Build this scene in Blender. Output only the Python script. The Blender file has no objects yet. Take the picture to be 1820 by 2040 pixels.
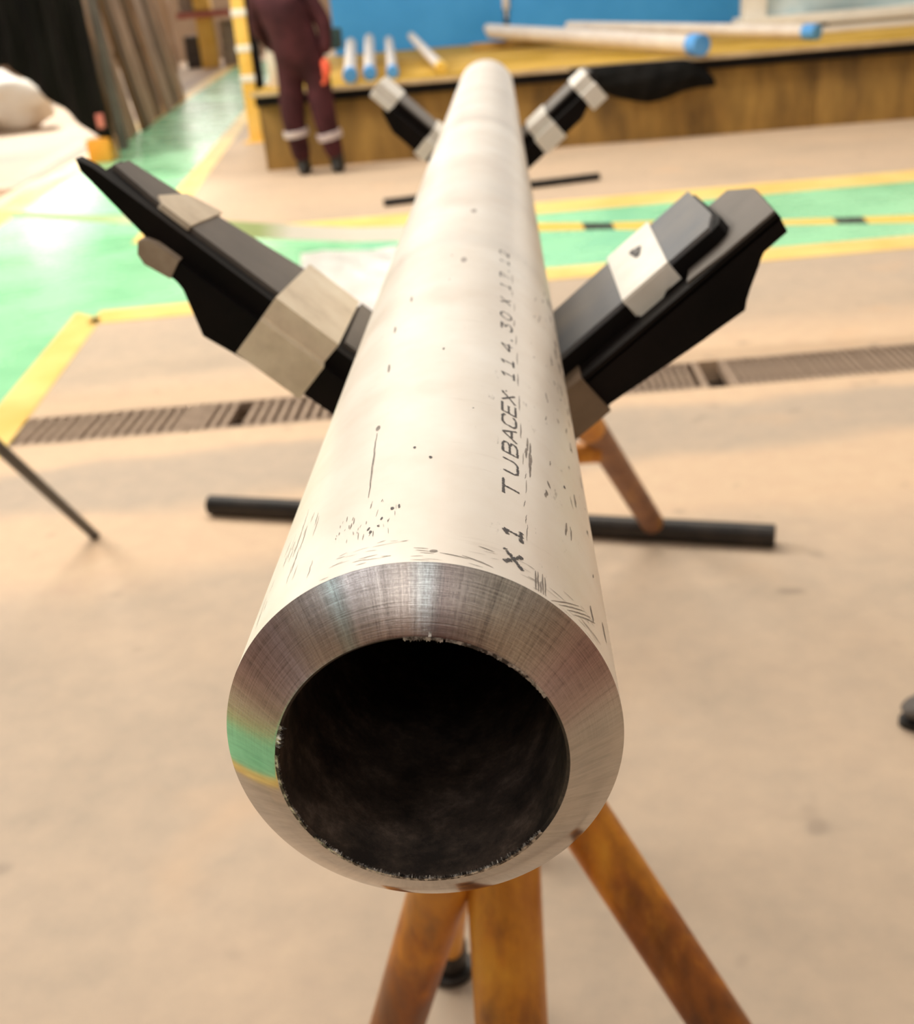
import bpy, bmesh, math, random
from mathutils import Vector, Matrix
random.seed(7)
S = bpy.context.scene
COL = S.collection
PI = math.pi

# ------------------------------------------------------------------ camera
HC = 1.35                     # camera height above the floor
PZ = 1.15418                  # height of the pipe axis
cd = bpy.data.cameras.new('camera')
cam = bpy.data.objects.new('camera', cd); COL.objects.link(cam)
pitch, yaw, roll = 0.41938, -0.065618, -0.085797
F = Vector((math.sin(yaw)*math.cos(pitch), math.cos(yaw)*math.cos(pitch), -math.sin(pitch)))
R0 = Vector((math.cos(yaw), -math.sin(yaw), 0)); U0 = R0.cross(F)
Rv = math.cos(roll)*R0 + math.sin(roll)*U0
Uv = -math.sin(roll)*R0 + math.cos(roll)*U0
M = Matrix((Rv, Uv, -F)).transposed().to_4x4(); M.translation = Vector((0.033293, -0.279578, HC))
cam.matrix_world = M
cd.sensor_fit = 'VERTICAL'; cd.sensor_height = 24.0; cd.lens = 2327.96/2040*24.0
cd.clip_start = 0.01; cd.clip_end = 200
cd.dof.use_dof = True; cd.dof.focus_distance = 0.35; cd.dof.aperture_fstop = 10.8
S.camera = cam

# ------------------------------------------------------------------ world, lamps, exposure
W = bpy.data.worlds.new('world'); S.world = W; W.use_nodes = True
wn = W.node_tree.nodes; wl = W.node_tree.links
bg = wn['Background']
bg.inputs['Color'].default_value = (1.0, 0.93, 0.84, 1); bg.inputs['Strength'].default_value = 1.05

def area(name, loc, tgt, sx, sy, power, col):
    l = bpy.data.lights.new(name, 'AREA'); l.shape = 'RECTANGLE'; l.size = sx; l.size_y = sy
    l.energy = power; l.color = col
    o = bpy.data.objects.new(name, l); COL.objects.link(o); o.location = loc
    o.rotation_euler = (Vector(tgt)-Vector(loc)).to_track_quat('-Z', 'Y').to_euler()
    return o
area('side_window_light', (-9, 7.0, 6.2), (0, 3.5, 0.9), 5, 4, 1050, (1.0, 0.93, 0.82))
area('roof_light_front', (-1.0, 7.5, 8.2), (1.2, 6.8, 0), 4, 9, 900, (1.0, 0.92, 0.80))
def spot(name, loc, tgt, power, ang, blend, rad, col=(1, .95, .84)):
    l = bpy.data.lights.new(name, 'SPOT'); l.energy = power; l.spot_size = ang; l.spot_blend = blend
    l.shadow_soft_size = rad; l.color = col
    o = bpy.data.objects.new(name, l); COL.objects.link(o); o.location = loc
    o.rotation_euler = (Vector(tgt)-Vector(loc)).to_track_quat('-Z', 'Y').to_euler()
spot('floor_patch_spot_aisle', (-7.0, 12.0, 8.5), (-4.4, 9.2, 0), 5200, math.radians(27), .7, .25)  # added spot, makes the bright patch on the walkway
area('bore_fill_near', (.4, -1.7, 8.0), (0, .1, 1.1), 0.7, 0.7, 80, (1.0, .93, .83))  # unseen lamp added overhead to light the lower lip of the bore
area('bevel_fill_behind', (-.3, -7.0, 8.2), (0, 0, 1.1), 5.0, 1.4, 85, (1.0, .95, .88))  # unseen panel added behind to put highlights on the upper bevel
area('cool_light_farther', (-4.5, -4.5, 8.2), (0, 0, 1.1), 1.0, 3.0, 60, (.90, .94, 1.0))  # unseen cool area light behind, aimed at the pipe end
spot('sheet_spot', (-3.0, 9.5, 8.5), (-.65, 5.7, 0), 1100, math.radians(8), .6, .05)  # added spot that brightens the white sheet like a patch of sun
spot('floor_patch_spot_rear', (-8.5, 18.0, 8.5), (-4.6, 15.5, 0), 5000, math.radians(34), .7, .25)  # added spot for the bright floor farther up the walkway
spot('floor_patch_spot_store', (-9.5, 24.0, 8.5), (-8.6, 17.5, 0), 9000, math.radians(60), .8, .25)  # added spot for the bright floor at the far left

S.view_settings.view_transform = 'Standard'; S.view_settings.look = 'None'
S.view_settings.exposure = -0.14; S.view_settings.gamma = 1.0; S.view_settings.use_curve_mapping = False

# ------------------------------------------------------------------ helpers
def link(name, bm, mat=None, parent=None, smooth=True, kind=None, label=None):
    me = bpy.data.meshes.new(name)
    bmesh.ops.recalc_face_normals(bm, faces=bm.faces[:])
    bm.to_mesh(me); bm.free()
    o = bpy.data.objects.new(name, me); COL.objects.link(o)
    if isinstance(mat, (list, tuple)):
        for m in mat: me.materials.append(m)
    elif mat: me.materials.append(mat)
    if smooth:
        me.shade_smooth()
        me.set_sharp_from_angle(angle=math.radians(35))
    if parent is not None: put(o, parent)
    if kind: o['kind'] = kind
    if label: o['label'] = label
    return o
def put(o, parent):
    """parent a mesh built in world coordinates under its thing"""
    o.parent = parent
    o.matrix_parent_inverse = Matrix.Translation(parent_world(parent)).inverted() if parent.type == 'EMPTY' else Matrix.Identity(4)
def parent_world(p):
    v = Vector((0, 0, 0)); q = p
    while q is not None:
        if q.type == 'EMPTY': return q.location.copy()
        q = q.parent
    return v
def thing(name, label, cat, loc=(0, 0, 0), group=None):
    o = bpy.data.objects.new(name, None); COL.objects.link(o)
    o.location = loc; o.empty_display_size = .05
    o['label'] = label; o['category'] = cat
    if group: o['group'] = group
    return o
def tag(o, label, cat, group=None):
    o['label'] = label; o['category'] = cat
    if group: o['group'] = group
    return o
def NB(): return bmesh.new()
def box(bm, a, b, bev=0, M_=None, mi=0):
    r = bmesh.ops.create_cube(bm, size=1)
    c = [(a[i]+b[i])/2 for i in range(3)]; s = [abs(b[i]-a[i]) for i in range(3)]
    vs = r['verts']
    for v in vs: v.co = Vector((v.co.x*s[0]+c[0], v.co.y*s[1]+c[1], v.co.z*s[2]+c[2]))
    if M_ is not None:
        for v in vs: v.co = M_ @ v.co
    fs = list({f for v in vs for f in v.link_faces})
    for f in fs: f.material_index = mi
    if bev > 0:
        es = list({e for v in vs for e in v.link_edges})
        bmesh.ops.bevel(bm, geom=es, offset=bev, segments=2, affect='EDGES', profile=.6)
def prism(bm, pts, fmap, d0, d1, bev=0, mi=0):
    """polygon pts (a,b) extruded along third coordinate, mapped by fmap(a,b,c)"""
    A = [bm.verts.new(fmap(p[0], p[1], d0)) for p in pts]
    B = [bm.verts.new(fmap(p[0], p[1], d1)) for p in pts]
    fs = [bm.faces.new(A), bm.faces.new(B[::-1])]
    n = len(pts)
    for i in range(n): fs.append(bm.faces.new((A[i], A[(i+1) % n], B[(i+1) % n], B[i])))
    for f in fs: f.material_index = mi
    if bev > 0:
        es = list({e for f in fs for e in f.edges})
        bmesh.ops.bevel(bm, geom=es, offset=bev, segments=2, affect='EDGES', profile=.6)
def tube(bm, p0, p1, r0, r1=None, seg=24, caps=True, bev=0.0, rings=1, wob=0.0):
    r1 = r0 if r1 is None else r1
    p0 = Vector(p0); p1 = Vector(p1); d = (p1-p0); L = d.length; d.normalize()
    q = d.to_track_quat('Z', 'Y').to_matrix()
    st = []
    if caps and bev > 0: st.append((0, r0-bev)); st.append((bev, r0))
    else: st.append((0, r0))
    for k in range(1, rings): st.append((L*k/rings, r0+(r1-r0)*k/rings+random.uniform(-wob, wob)))
    if caps and bev > 0: st.append((L-bev, r1)); st.append((L, r1-bev))
    else: st.append((L, r1))
    prev = None; first = None
    for (h, r) in st:
        ring = [bm.verts.new(p0 + d*h + q @ Vector((r*math.cos(2*PI*i/seg), r*math.sin(2*PI*i/seg), 0))) for i in range(seg)]
        if prev:
            for i in range(seg): bm.faces.new((prev[i], prev[(i+1) % seg], ring[(i+1) % seg], ring[i]))
        else: first = ring
        prev = ring
    if caps:
        bm.faces.new(first[::-1]); bm.faces.new(prev)
def lathe_y(bm, prof, seg=192, cx=0, cz=PZ, mi=0, jit=None):
    """profile of (r, y) revolved about the pipe axis"""
    prev = None
    for k, (r, y) in enumerate(prof):
        ring = []
        for i in range(seg):
            a = 2*PI*i/seg; rr, yy = (r, y) if jit is None else jit(k, i, r, y)
            ring.append(bm.verts.new((cx+rr*math.sin(a), yy, cz+rr*math.cos(a))))
        if prev:
            for i in range(seg):
                f = bm.faces.new((prev[i], prev[(i+1) % seg], ring[(i+1) % seg], ring[i])); f.material_index = mi
        prev = ring

# ------------------------------------------------------------------ materials
class Mat:
    def __init__(s, name, base=(.5, .5, .5), rough=.5, metal=0.0, spec=.5):
        s.m = bpy.data.materials.new(name); s.m.use_nodes = True
        s.n = s.m.node_tree.nodes; s.l = s.m.node_tree.links
        s.b = s.n['Principled BSDF']
        s.b.inputs['Base Color'].default_value = (*base, 1)
        s.b.inputs['Roughness'].default_value = rough
        s.b.inputs['Metallic'].default_value = metal
        s.b.inputs['Specular IOR Level'].default_value = spec
        s.tc = s.n.new('ShaderNodeTexCoord')
    def noise(s, scale=5, detail=4, rough=.55, stretch=(1, 1, 1), loc=(0, 0, 0), dist=0, src=None):
        mp = s.n.new('ShaderNodeMapping'); mp.inputs['Scale'].default_value = stretch; mp.inputs['Location'].default_value = loc
        s.l.new(src if src is not None else s.tc.outputs['Object'], mp.inputs['Vector'])
        t = s.n.new('ShaderNodeTexNoise'); t.inputs['Scale'].default_value = scale; t.inputs['Detail'].default_value = detail
        t.inputs['Roughness'].default_value = rough; t.inputs['Distortion'].default_value = dist
        s.l.new(mp.outputs[0], t.inputs['Vector'])
        return t.outputs['Fac']
    def ramp(s, fac, stops, interp='LINEAR'):
        r = s.n.new('ShaderNodeValToRGB'); r.color_ramp.interpolation = interp
        els = r.color_ramp.elements
        while len(els) < len(stops): els.new(.5)
        for e, (p, c) in zip(els, stops):
            e.position = p; e.color = (*c, 1) if len(c) == 3 else c
        s.l.new(fac, r.inputs['Fac']); return r.outputs['Color']
    def mix(s, fac, a, b, mode='MIX'):
        x = s.n.new('ShaderNodeMix'); x.data_type = 'RGBA'; x.blend_type = mode
        for sock, v in ((x.inputs[0], fac), (x.inputs[6], a), (x.inputs[7], b)):
            if isinstance(v, (float, int)): sock.default_value = v
            elif isinstance(v, tuple): sock.default_value = (*v, 1) if len(v) == 3 else v
            else: s.l.new(v, sock)
        return x.outputs[2]
    def math(s, op, a, b=None, c=None):
        x = s.n.new('ShaderNodeMath'); x.operation = op
        for i, v in enumerate((a, b, c)):
            if v is None: continue
            if isinstance(v, (float, int)): x.inputs[i].default_value = v
            else: s.l.new(v, x.inputs[i])
        return x.outputs[0]
    def sep(s, src=None):
        x = s.n.new('ShaderNodeSeparateXYZ'); s.l.new(src if src is not None else s.tc.outputs['Object'], x.inputs[0]); return x.outputs
    def comb(s, a, b, c):
        x = s.n.new('ShaderNodeCombineXYZ')
        for i, v in enumerate((a, b, c)):
            if isinstance(v, (float, int)): x.inputs[i].default_value = v
            else: s.l.new(v, x.inputs[i])
        return x.outputs[0]
    def color(s, c): s.l.new(c, s.b.inputs['Base Color']); return s
    def rough(s, c): s.l.new(c, s.b.inputs['Roughness']); return s
    def bump(s, h, strength=.3, dist=.002):
        x = s.n.new('ShaderNodeBump'); x.inputs['Strength'].default_value = strength; x.inputs['Distance'].default_value = dist
        s.l.new(h, x.inputs['Height']); s.l.new(x.outputs[0], s.b.inputs['Normal']); return s

def simple(name, a, b, scale=6, rough=.5, metal=0.0, stretch=(1, 1, 1), lo=.35, hi=.65, bump=0, spec=.5):
    m = Mat(name, a, rough, metal, spec)
    n = m.noise(scale, 5, .6, stretch)
    m.color(m.ramp(n, [(lo, a), (hi, b)]))
    if bump: m.bump(n, bump, .003)
    return m.m

# concrete floor: blotches, dusty pale bands along the drain, small dark specks
m = Mat('concrete', (.5, .4, .3), .62)
big = m.noise(.9, 5, .6, loc=(3, 1, 0)); fine = m.noise(14, 6, .7)
c = m.ramp(big, [(.30, (.42, .355, .29)), (.50, (.52, .43, .34)), (.72, (.60, .48, .365))])
xyz = m.sep()
wv = m.noise(1.3, 3, .5, loc=(9, 2, 0))
t = m.math('ADD', m.math('SUBTRACT', xyz[1], m.math('MULTIPLY', xyz[0], .10)), m.math('MULTIPLY', m.math('SUBTRACT', wv, .5), .35))
tt = m.math('DIVIDE', t, 12.0)
def P(v): return v/12.0
band = m.ramp(tt, [(P(2.45), (0, 0, 0)), (P(2.62), (1, 1, 1)), (P(2.98), (1, 1, 1)), (P(3.1), (0, 0, 0)), (P(3.42), (0, 0, 0)),
                   (P(3.5), (1, 1, 1)), (P(4.15), (1, 1, 1)), (P(4.5), (0, 0, 0)), (P(8.3), (.35, .35, .35))])
c = m.mix(m.math('MULTIPLY', band, .75), c, (.72, .55, .39))
grey = m.ramp(tt, [(P(3.0), (0, 0, 0)), (P(3.15), (1, 1, 1)), (P(3.4), (1, 1, 1)), (P(3.5), (0, 0, 0)), (P(4.6), (0, 0, 0)), (P(4.9), (.7, .7, .7)), (P(5.3), (.7, .7, .7)), (P(5.5), (0, 0, 0))])
c = m.mix(m.math('MULTIPLY', grey, .55), c, (.44, .385, .33))
c = m.mix(.35, c, m.ramp(fine, [(.3, (.33, .28, .22)), (.7, (.60, .49, .38))]), 'OVERLAY')
spk = m.ramp(m.noise(7, 2, .4, loc=(4, 4, 4)), [(.68, (0, 0, 0)), (.76, (1, 1, 1))])
c = m.mix(m.math('MULTIPLY', spk, .45), c, (.22, .17, .13))
rust = m.ramp(m.noise(1.7, 3, .5, loc=(7.3, 1.1, 0)), [(.62, (0, 0, 0)), (.74, (1, 1, 1))])
c = m.mix(m.math('MULTIPLY', rust, .55), c, (.66, .44, .27))
m.color(c); m.bump(fine, .15, .003); CONC = m.m

m = Mat('green_floor_paint', (.2, .6, .3), .24)
n = m.noise(1.1, 4, .6); c = m.ramp(n, [(.3, (.25, .66, .36)), (.7, (.36, .80, .46))])
d = m.ramp(m.noise(3.5, 5, .7, loc=(2, 2, 2)), [(.60, (0, 0, 0)), (.78, (1, 1, 1))])
c = m.mix(m.math('MULTIPLY', d, .35), c, (.50, .62, .40)); m.color(c)
m.rough(m.ramp(m.noise(2.2, 4, .6), [(.3, (.18,)*3), (.7, (.36,)*3)])); GREEN = m.m
YEL = simple('yellow_line_paint', (.86, .55, .13), (.98, .74, .26), 2.0, .38)
RAIL = simple('rail_groove_steel', (.25, .15, .09), (.42, .27, .17), 4, .5, .2)
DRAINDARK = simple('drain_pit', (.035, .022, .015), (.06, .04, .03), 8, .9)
GRATE = simple('grate_iron', (.30, .215, .155), (.46, .34, .25), 12, .55, .25, bump=.2)
BLACKP = simple('black_steel_bar', (.012, .011, .011), (.035, .028, .024), 14, .42, .3, bump=.3)

# weathered yellow / rust tube (stand legs)
m = Mat('rusty_yellow_tube', (.5, .3, .05), .42, .15)
n1 = m.noise(7, 6, .62, (1.0, 1.0, .35)); n2 = m.noise(26, 5, .7, (1, 1, .4), loc=(5, 1, 2))
c = m.ramp(n1, [(.36, (.13, .050, .018)), (.46, (.30, .115, .022)), (.53, (.58, .27, .03)), (.68, (.80, .44, .07))])
c = m.mix(.45, c, m.ramp(n2, [(.35, (.22, .12, .08)), (.65, (.85, .6, .3))]), 'OVERLAY')
m.color(c); m.bump(n2, .25, .002); m.rough(m.ramp(n2, [(.3, (.32,)*3), (.7, (.6,)*3)])); RUSTY = m.m
m = Mat('brown_rust_tube', (.2, .1, .05), .55, .1)
n1 = m.noise(9, 5, .6); m.color(m.ramp(n1, [(.35, (.14, .06, .035)), (.55, (.30, .145, .075)), (.75, (.55, .28, .05))])); BROWN = m.m
BLKPLATE = simple('black_painted_plate', (.003, .0025, .0025), (.009, .006, .0055), 16, .6, 0, spec=.12)
PAD = simple('lit_grey_pad', (.12, .105, .093), (.175, .15, .13), 9, .55, bump=.1)  # lit grey of the arm tops, painted into the pads
PADB = simple('lit_blue_grey_pad', (.11, .125, .15), (.22, .205, .19), 7, .5, bump=.1)  # lit blue-grey of the right arm top, painted into its pad
m = Mat('masking_tape', (.8, .7, .55), .6)
n = m.noise(22, 5, .65, (1, 1, 1)); m.color(m.ramp(n, [(.3, (.62, .51, .38)), (.5, (.80, .68, .52)), (.7, (.88, .78, .62))])); m.bump(m.noise(18, 4, .6), .35, .003); TAPE = m.m
m = Mat('white_tape', (.9, .88, .8), .5)
n = m.noise(26, 4, .6); m.color(m.ramp(n, [(.3, (.84, .80, .72)), (.7, (.95, .92, .86))])); m.bump(n, .3, .003); WTAPE = m.m
NTAPE = simple('soiled_tape', (.30, .225, .165), (.52, .43, .34), 20, .6, bump=.3)
INK = simple('black_ink', (.045, .042, .045), (.10, .09, .09), 900, .6)
INK3 = simple('pale_grey_spot', (.36, .31, .28), (.50, .45, .41), 200, .55)
INK2 = simple('grey_scuff', (.16, .135, .12), (.34, .29, .25), 300, .55)

# pickled stainless tube wall
m = Mat('pickled_stainless', (.8, .75, .7), .40, .18)
xyz = m.sep()
ang = m.math('ARCTAN2', xyz[0], xyz[2])
cyl = m.comb(m.math('MULTIPLY', ang, .057), xyz[1], 0.0)
nb = m.noise(9, 5, .6, (1, .8, 1), src=cyl)
c = m.ramp(nb, [(.30, (.76, .665, .57)), (.50, (.86, .80, .725)), (.68, (.93, .90, .85))])
nl = m.noise(60, 5, .7, (2.2, .22, 1), src=cyl)                          # long scuffs along the pipe
sl = m.ramp(nl, [(.665, (0, 0, 0)), (.72, (1, 1, 1))])
c = m.mix(m.math('MULTIPLY', sl, .50), c, (.27, .235, .21))
nc = m.noise(75, 4, .7, (.25, 2.0, 1), loc=(3, 7, 0), src=cyl)           # fine circumferential grinding
sc_ = m.ramp(nc, [(.62, (0, 0, 0)), (.74, (1, 1, 1))])
c = m.mix(m.math('MULTIPLY', sc_, .22), c, (.45, .37, .31))
# more scratches on the right flank
right = m.math('MULTIPLY', m.math('GREATER_THAN', ang, .35), 1.0)
nr = m.noise(120, 4, .75, (1.6, .35, 1), loc=(1, 3, 0), src=cyl)
sr = m.ramp(nr, [(.63, (0, 0, 0)), (.70, (1, 1, 1))])
c = m.mix(m.math('MULTIPLY', m.math('MULTIPLY', sr, right), .55), c, (.25, .22, .20))
# faint grey rings round the pipe farther back
rb = m.ramp(m.math('DIVIDE', xyz[1], 2.4), [(0, (0, 0, 0)), (.172, (0, 0, 0)), (.182, (.5,)*3), (.20, (.1,)*3), (.255, (.05,)*3), (.27, (.4,)*3), (.30, (.0,)*3), (.475, (0,)*3), (.485, (1,)*3), (.497, (.1,)*3), (.62, (.2,)*3), (.9, (.1,)*3)])
c = m.mix(m.math('MULTIPLY', rb, .55), c, (.56, .53, .50))
m.color(c)
m.rough(m.ramp(nb, [(.3, (.34,)*3), (.7, (.48,)*3)]))
m.bump(m.math('ADD', nc, nl), .12, .0006); PIPE = m.m

# machined bevel: concentric tool marks
m = Mat('machined_steel', (.62, .58, .55), .2, 1.0)
xyz = m.sep()
rad = m.math('SQRT', m.math('ADD', m.math('MULTIPLY', xyz[0], xyz[0]), m.math('MULTIPLY', xyz[2], xyz[2])))
ang = m.math('ARCTAN2', xyz[0], xyz[2])
up = m.ramp(m.math('DIVIDE', m.math('ADD', xyz[2], .06), .12), [(.50, (0,)*3), (.72, (1,)*3)])     # upper half carries coarser tool marks
g1 = m.noise(1.0, 5, .8, (3200, 1.6, 1), src=m.comb(rad, ang, 0.0))
g2 = m.noise(1.0, 4, .7, (60, 26, 1), loc=(3, 4, 0), src=m.comb(rad, ang, 0.0))
g3 = m.noise(1.0, 5, .8, (500, 160, 1), loc=(1, 9, 0), src=m.comb(rad, ang, 0.0))
g4 = m.noise(1.0, 5, .75, (8, 34, 1), loc=(8, 1, 0), src=m.comb(rad, ang, 0.0))      # radial chatter
mm = m.math('ADD', m.math('ADD', m.math('MULTIPLY', g1, .5), m.math('MULTIPLY', g3, .3)), m.math('MULTIPLY', g4, .38))
col = m.ramp(mm, [(.47, (.12, .10, .10)), (.56, (.58, .54, .52)), (.67, (1.0, .98, .96))])
base = m.ramp(g2, [(.35, (.36, .33, .30)), (.65, (.48, .445, .41))])
c = m.mix(m.math('MULTIPLY', up, .75), base, col)
# painted reflections of the surroundings: straw, purple and blue-green bands round the upper half
refl = m.ramp(m.math('DIVIDE', m.math('ADD', ang, PI), 2*PI),
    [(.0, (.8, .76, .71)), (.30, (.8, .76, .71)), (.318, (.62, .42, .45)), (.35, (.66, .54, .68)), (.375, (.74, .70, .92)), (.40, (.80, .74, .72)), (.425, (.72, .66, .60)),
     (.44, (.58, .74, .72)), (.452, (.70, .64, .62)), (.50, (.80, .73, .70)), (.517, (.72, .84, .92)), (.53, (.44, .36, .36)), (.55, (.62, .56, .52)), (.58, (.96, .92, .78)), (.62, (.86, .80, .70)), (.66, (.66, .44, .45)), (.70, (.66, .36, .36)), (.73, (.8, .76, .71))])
c = m.mix(m.math('MULTIPLY', up, .95), c, refl, 'MULTIPLY')
c = m.mix(.12, c, (1, 1, 1), 'SCREEN')
m.color(c)
m.rough(m.mix(up, (.10,)*3, (.24,)*3))
m.b.inputs['Anisotropic'].default_value = .5
tg = m.n.new('ShaderNodeTangent'); tg.direction_type = 'RADIAL'; tg.axis = 'Y'; m.l.new(tg.outputs[0], m.b.inputs['Tangent'])
m.bump(m.math('MULTIPLY', mm, m.math('ADD', m.math('MULTIPLY', up, .9), .06)), .32, .00022)
BEVEL = m.m
m = Mat('bore_scale', (.05, .035, .025), .75)
n = m.noise(60, 6, .75); m.color(m.ramp(n, [(.38, (.018, .012, .009)), (.55, (.062, .043, .032)), (.75, (.18, .13, .10))])); m.bump(n, .5, .001); BORE = m.m
BURR = simple('bright_burr', (.10, .085, .075), (.75, .70, .64), 420, .4, .8, lo=.45, hi=.62)

m = Mat('mustard_rusty_plate', (.3, .18, .05), .6, .1)
n = m.noise(2.2, 6, .65, (1, 1, .35)); n2 = m.noise(9, 4, .6, (1, 1, .2), loc=(3, 0, 0))
c = m.ramp(n, [(.32, (.16, .09, .025)), (.5, (.32, .185, .045)), (.7, (.46, .28, .07))])
c = m.mix(.4, c, m.ramp(n2, [(.35, (.3, .3, .3)), (.65, (.7, .7, .7))]), 'OVERLAY'); m.color(c); MUST = m.m
TOPM = simple('table_top_paint', (.42, .25, .02), (.66, .42, .10), 1.5, .7, 0, spec=.15)
EDGEM = simple('lit_table_edge', (.50, .36, .22), (.66, .50, .32), 5, .5, .2)  # cream of the lit edge put into the colour
BLUE = simple('blue_paint', (.05, .36, .85), (.07, .42, .95), 1.5, .45)
DKBLUE = simple('dark_seam', (.03, .05, .09), (.05, .08, .12), 5, .6)
WPIPE = simple('pale_tube', (.74, .66, .60), (.86, .80, .74), 5, .4, .2)
CAPB = simple('blue_cap', (.06, .30, .74), (.14, .42, .88), 8, .4)
CAPY = simple('yellow_cap', (.85, .55, .08), (.92, .68, .18), 8, .4)
WHITE = simple('white_paint', (.78, .74, .66), (.88, .84, .76), 3, .45)
OFFW = simple('white_plastic_sheet', (.92, .88, .86), (.98, .96, .95), 2, .3)
DARK = simple('dark_rubber', (.003, .003, .003), (.010, .009, .008), 5, .7, spec=.12)
CURT = simple('black_curtain', (.003, .003, .003), (.017, .015, .012), 2, .65, 0, (1, 1, .3), spec=.2)
DGREY = simple('dark_grey_steel', (.055, .045, .04), (.10, .085, .075), 3, .6)
ORNG = simple('orange_paint', (.70, .28, .02), (.80, .36, .04), 5, .45)
RED = simple('faded_red_paint', (.42, .10, .08), (.55, .18, .14), 5, .5)
SACK = simple('white_woven_sack', (.86, .80, .72), (.95, .92, .86), 3, .6, bump=.5)
m = Mat('weathered_board', (.4, .28, .2), .7)
n = m.noise(3.5, 6, .65, (1, 1, .25)); m.b.inputs['Specular IOR Level'].default_value = .08; m.color(m.ramp(n, [(.33, (.14, .075, .033)), (.5, (.38, .235, .14)), (.66, (.54, .36, .235))])); BOARD = m.m
BOARDD = simple('dark_board', (.09, .052, .024), (.17, .105, .05), 4, .8, 0, (1, 1, .3), spec=.08)
YPOST = simple('yellow_post_paint', (.82, .48, .08), (.90, .58, .14), 3, .45)
PALE = simple('pale_column_paint', (.66, .46, .30), (.74, .54, .38), 2, .6)
WALLM = simple('hall_wall_paint', (.52, .40, .30), (.62, .48, .36), .8, .7)
GREYB = simple('grey_crate', (.30, .24, .20), (.48, .40, .34), 5, .6)
COVER = simple('maroon_cotton', (.032, .008, .011), (.075, .020, .026), 5, .8, spec=.2)
BAND = simple('reflective_band', (.42, .34, .36), (.58, .50, .50), 9, .4)
BOOT = simple('black_leather', (.008, .007, .007), (.02, .018, .017), 9, .5)
GLOVE = simple('orange_red_glove', (.80, .085, .035), (.92, .15, .06), 12, .6)
TEAL = simple('dark_teal_pouch', (.012, .035, .042), (.02, .055, .06), 8, .7)
SKIN = simple('skin', (.36, .19, .12), (.42, .23, .15), 12, .5)
HAIR = simple('dark_hair', (.01, .008, .006), (.02, .016, .012), 30, .6)
m = Mat('caution_tape', (.9, .6, .05), .3)
xyz = m.sep()
st = m.math('FRACT', m.math('MULTIPLY', m.math('ADD', xyz[0], m.math('MULTIPLY', xyz[2], .6)), 3.3))
blk = m.math('LESS_THAN', st, .36)
pale = m.ramp(m.math('ADD', m.math('MULTIPLY', xyz[0], .25), .5), [(.0, (.45, .62, .30)), (.27, (.50, .62, .26)), (.30, (.93, .90, .78)), (.44, (.93, .90, .78)), (.46, (.92, .60, .10)), (1.0, (.92, .66, .12))])
rt = m.math('GREATER_THAN', xyz[0], -.25)
c = m.mix(m.math('MULTIPLY', blk, rt), pale, (.02, .02, .015)); m.color(c)
m.b.inputs['Roughness'].default_value = .3; CTAPE = m.m
STAPE = simple('shaded_tape', (.13, .085, .055), (.24, .165, .11), 14, .5)  # masking tape in shade, the darkening put into its colour
TAPEDARK = simple('tape_dark_edge', (.03, .025, .012), (.10, .08, .03), 9, .5)
GLASS = Mat('lit_window_glass', (.9, .9, .85), .2)
GLASS.b.inputs['Emission Color'].default_value = (1, .96, .88, 1); GLASS.b.inputs['Emission Strength'].default_value = 5.0; GLASS = GLASS.m

# ------------------------------------------------------------------ setting: floor, lanes, rail, drain pit, far wall
def strip(name, mat, pts, z0=0.0, z1=.002, label=None, kind='structure'):
    bm = NB(); prism(bm, pts, lambda a, b, c: Vector((a, b, c)), z0, z1)
    return link(name, bm, mat, None, False, kind, label)
SL = .062                                    # the drain and cross lane run slightly askew
def dy(x): return SL*x
# floor with a slot left open for the drain
def fl(a, b):
    A = [(-16, a+dy(-16)*0 if a < -5 else a+dy(-16)), (16, a if a < -5 else a+dy(16)), (16, b if b > 30 else b+dy(16)), (-16, b if b > 30 else b+dy(-16))]
    return A
D0, D1 = 3.64, 3.955                        # drain front and back edge at x = 0
bm = NB()
for pts in (fl(-10, D0), fl(D1, 40)):
    prism(bm, pts, lambda a, b, c: Vector((a, b, c)), -.12, 0)
box(bm, (-16, D0-1.2, -.30), (16, D1+1.2, -.12))
floor = link('floor', bm, CONC, None, False, 'structure')
def vb(y): return -2.05-.125*(y-5.4)         # right border of the long lane
def vl(y): return -3.95-.125*(y-8.8)         # left border of the long lane
strip('trim_1', GREEN, [(vl(-7), -7), (vb(-7), -7), (vb(33), 33), (vl(33), 33)], 0, .0015, 'green painted walkway running away to the back left')
strip('trim_2', GREEN, [(vb(5.35), 5.35), (8, 5.35+.09*10.3), (8, 7.6+.06*10), (vb(7.3), 7.3)], 0, .0015, 'green painted walkway crossing behind the pipe')
strip('trim_3', YEL, [(vb(-7)-.13, -7), (vb(-7)+.03, -7), (vb(5.33)+.03, 5.33), (vb(5.5)-.13, 5.5)], 0, .003, 'yellow line along the near right edge of the long green walkway')
strip('trim_4', YEL, [(vb(7.35)-.15, 7.35), (vb(7.35)+.03, 7.35), (vb(33)+.03, 33), (vb(33)-.15, 33)], 0, .003, 'yellow line along the far right edge of the long green walkway')
strip('trim_5', YEL, [(vb(5.28)-.02, 5.24), (.2, 5.49), (8, 5.49+.075*7.8), (8, 5.80+.075*7.8), (.2, 5.75), (vb(5.5), 5.5)], 0, .003, 'yellow line on the near edge of the crossing green walkway')
strip('trim_6', YEL, [(vb(7.2), 7.18), (.2, 7.33), (8, 7.33+.07*7.8), (8, 7.75+.062*7.8), (.2, 7.75), (vb(7.6), 7.6)], 0, .003, 'yellow line on the far edge of the crossing green walkway')
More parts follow.
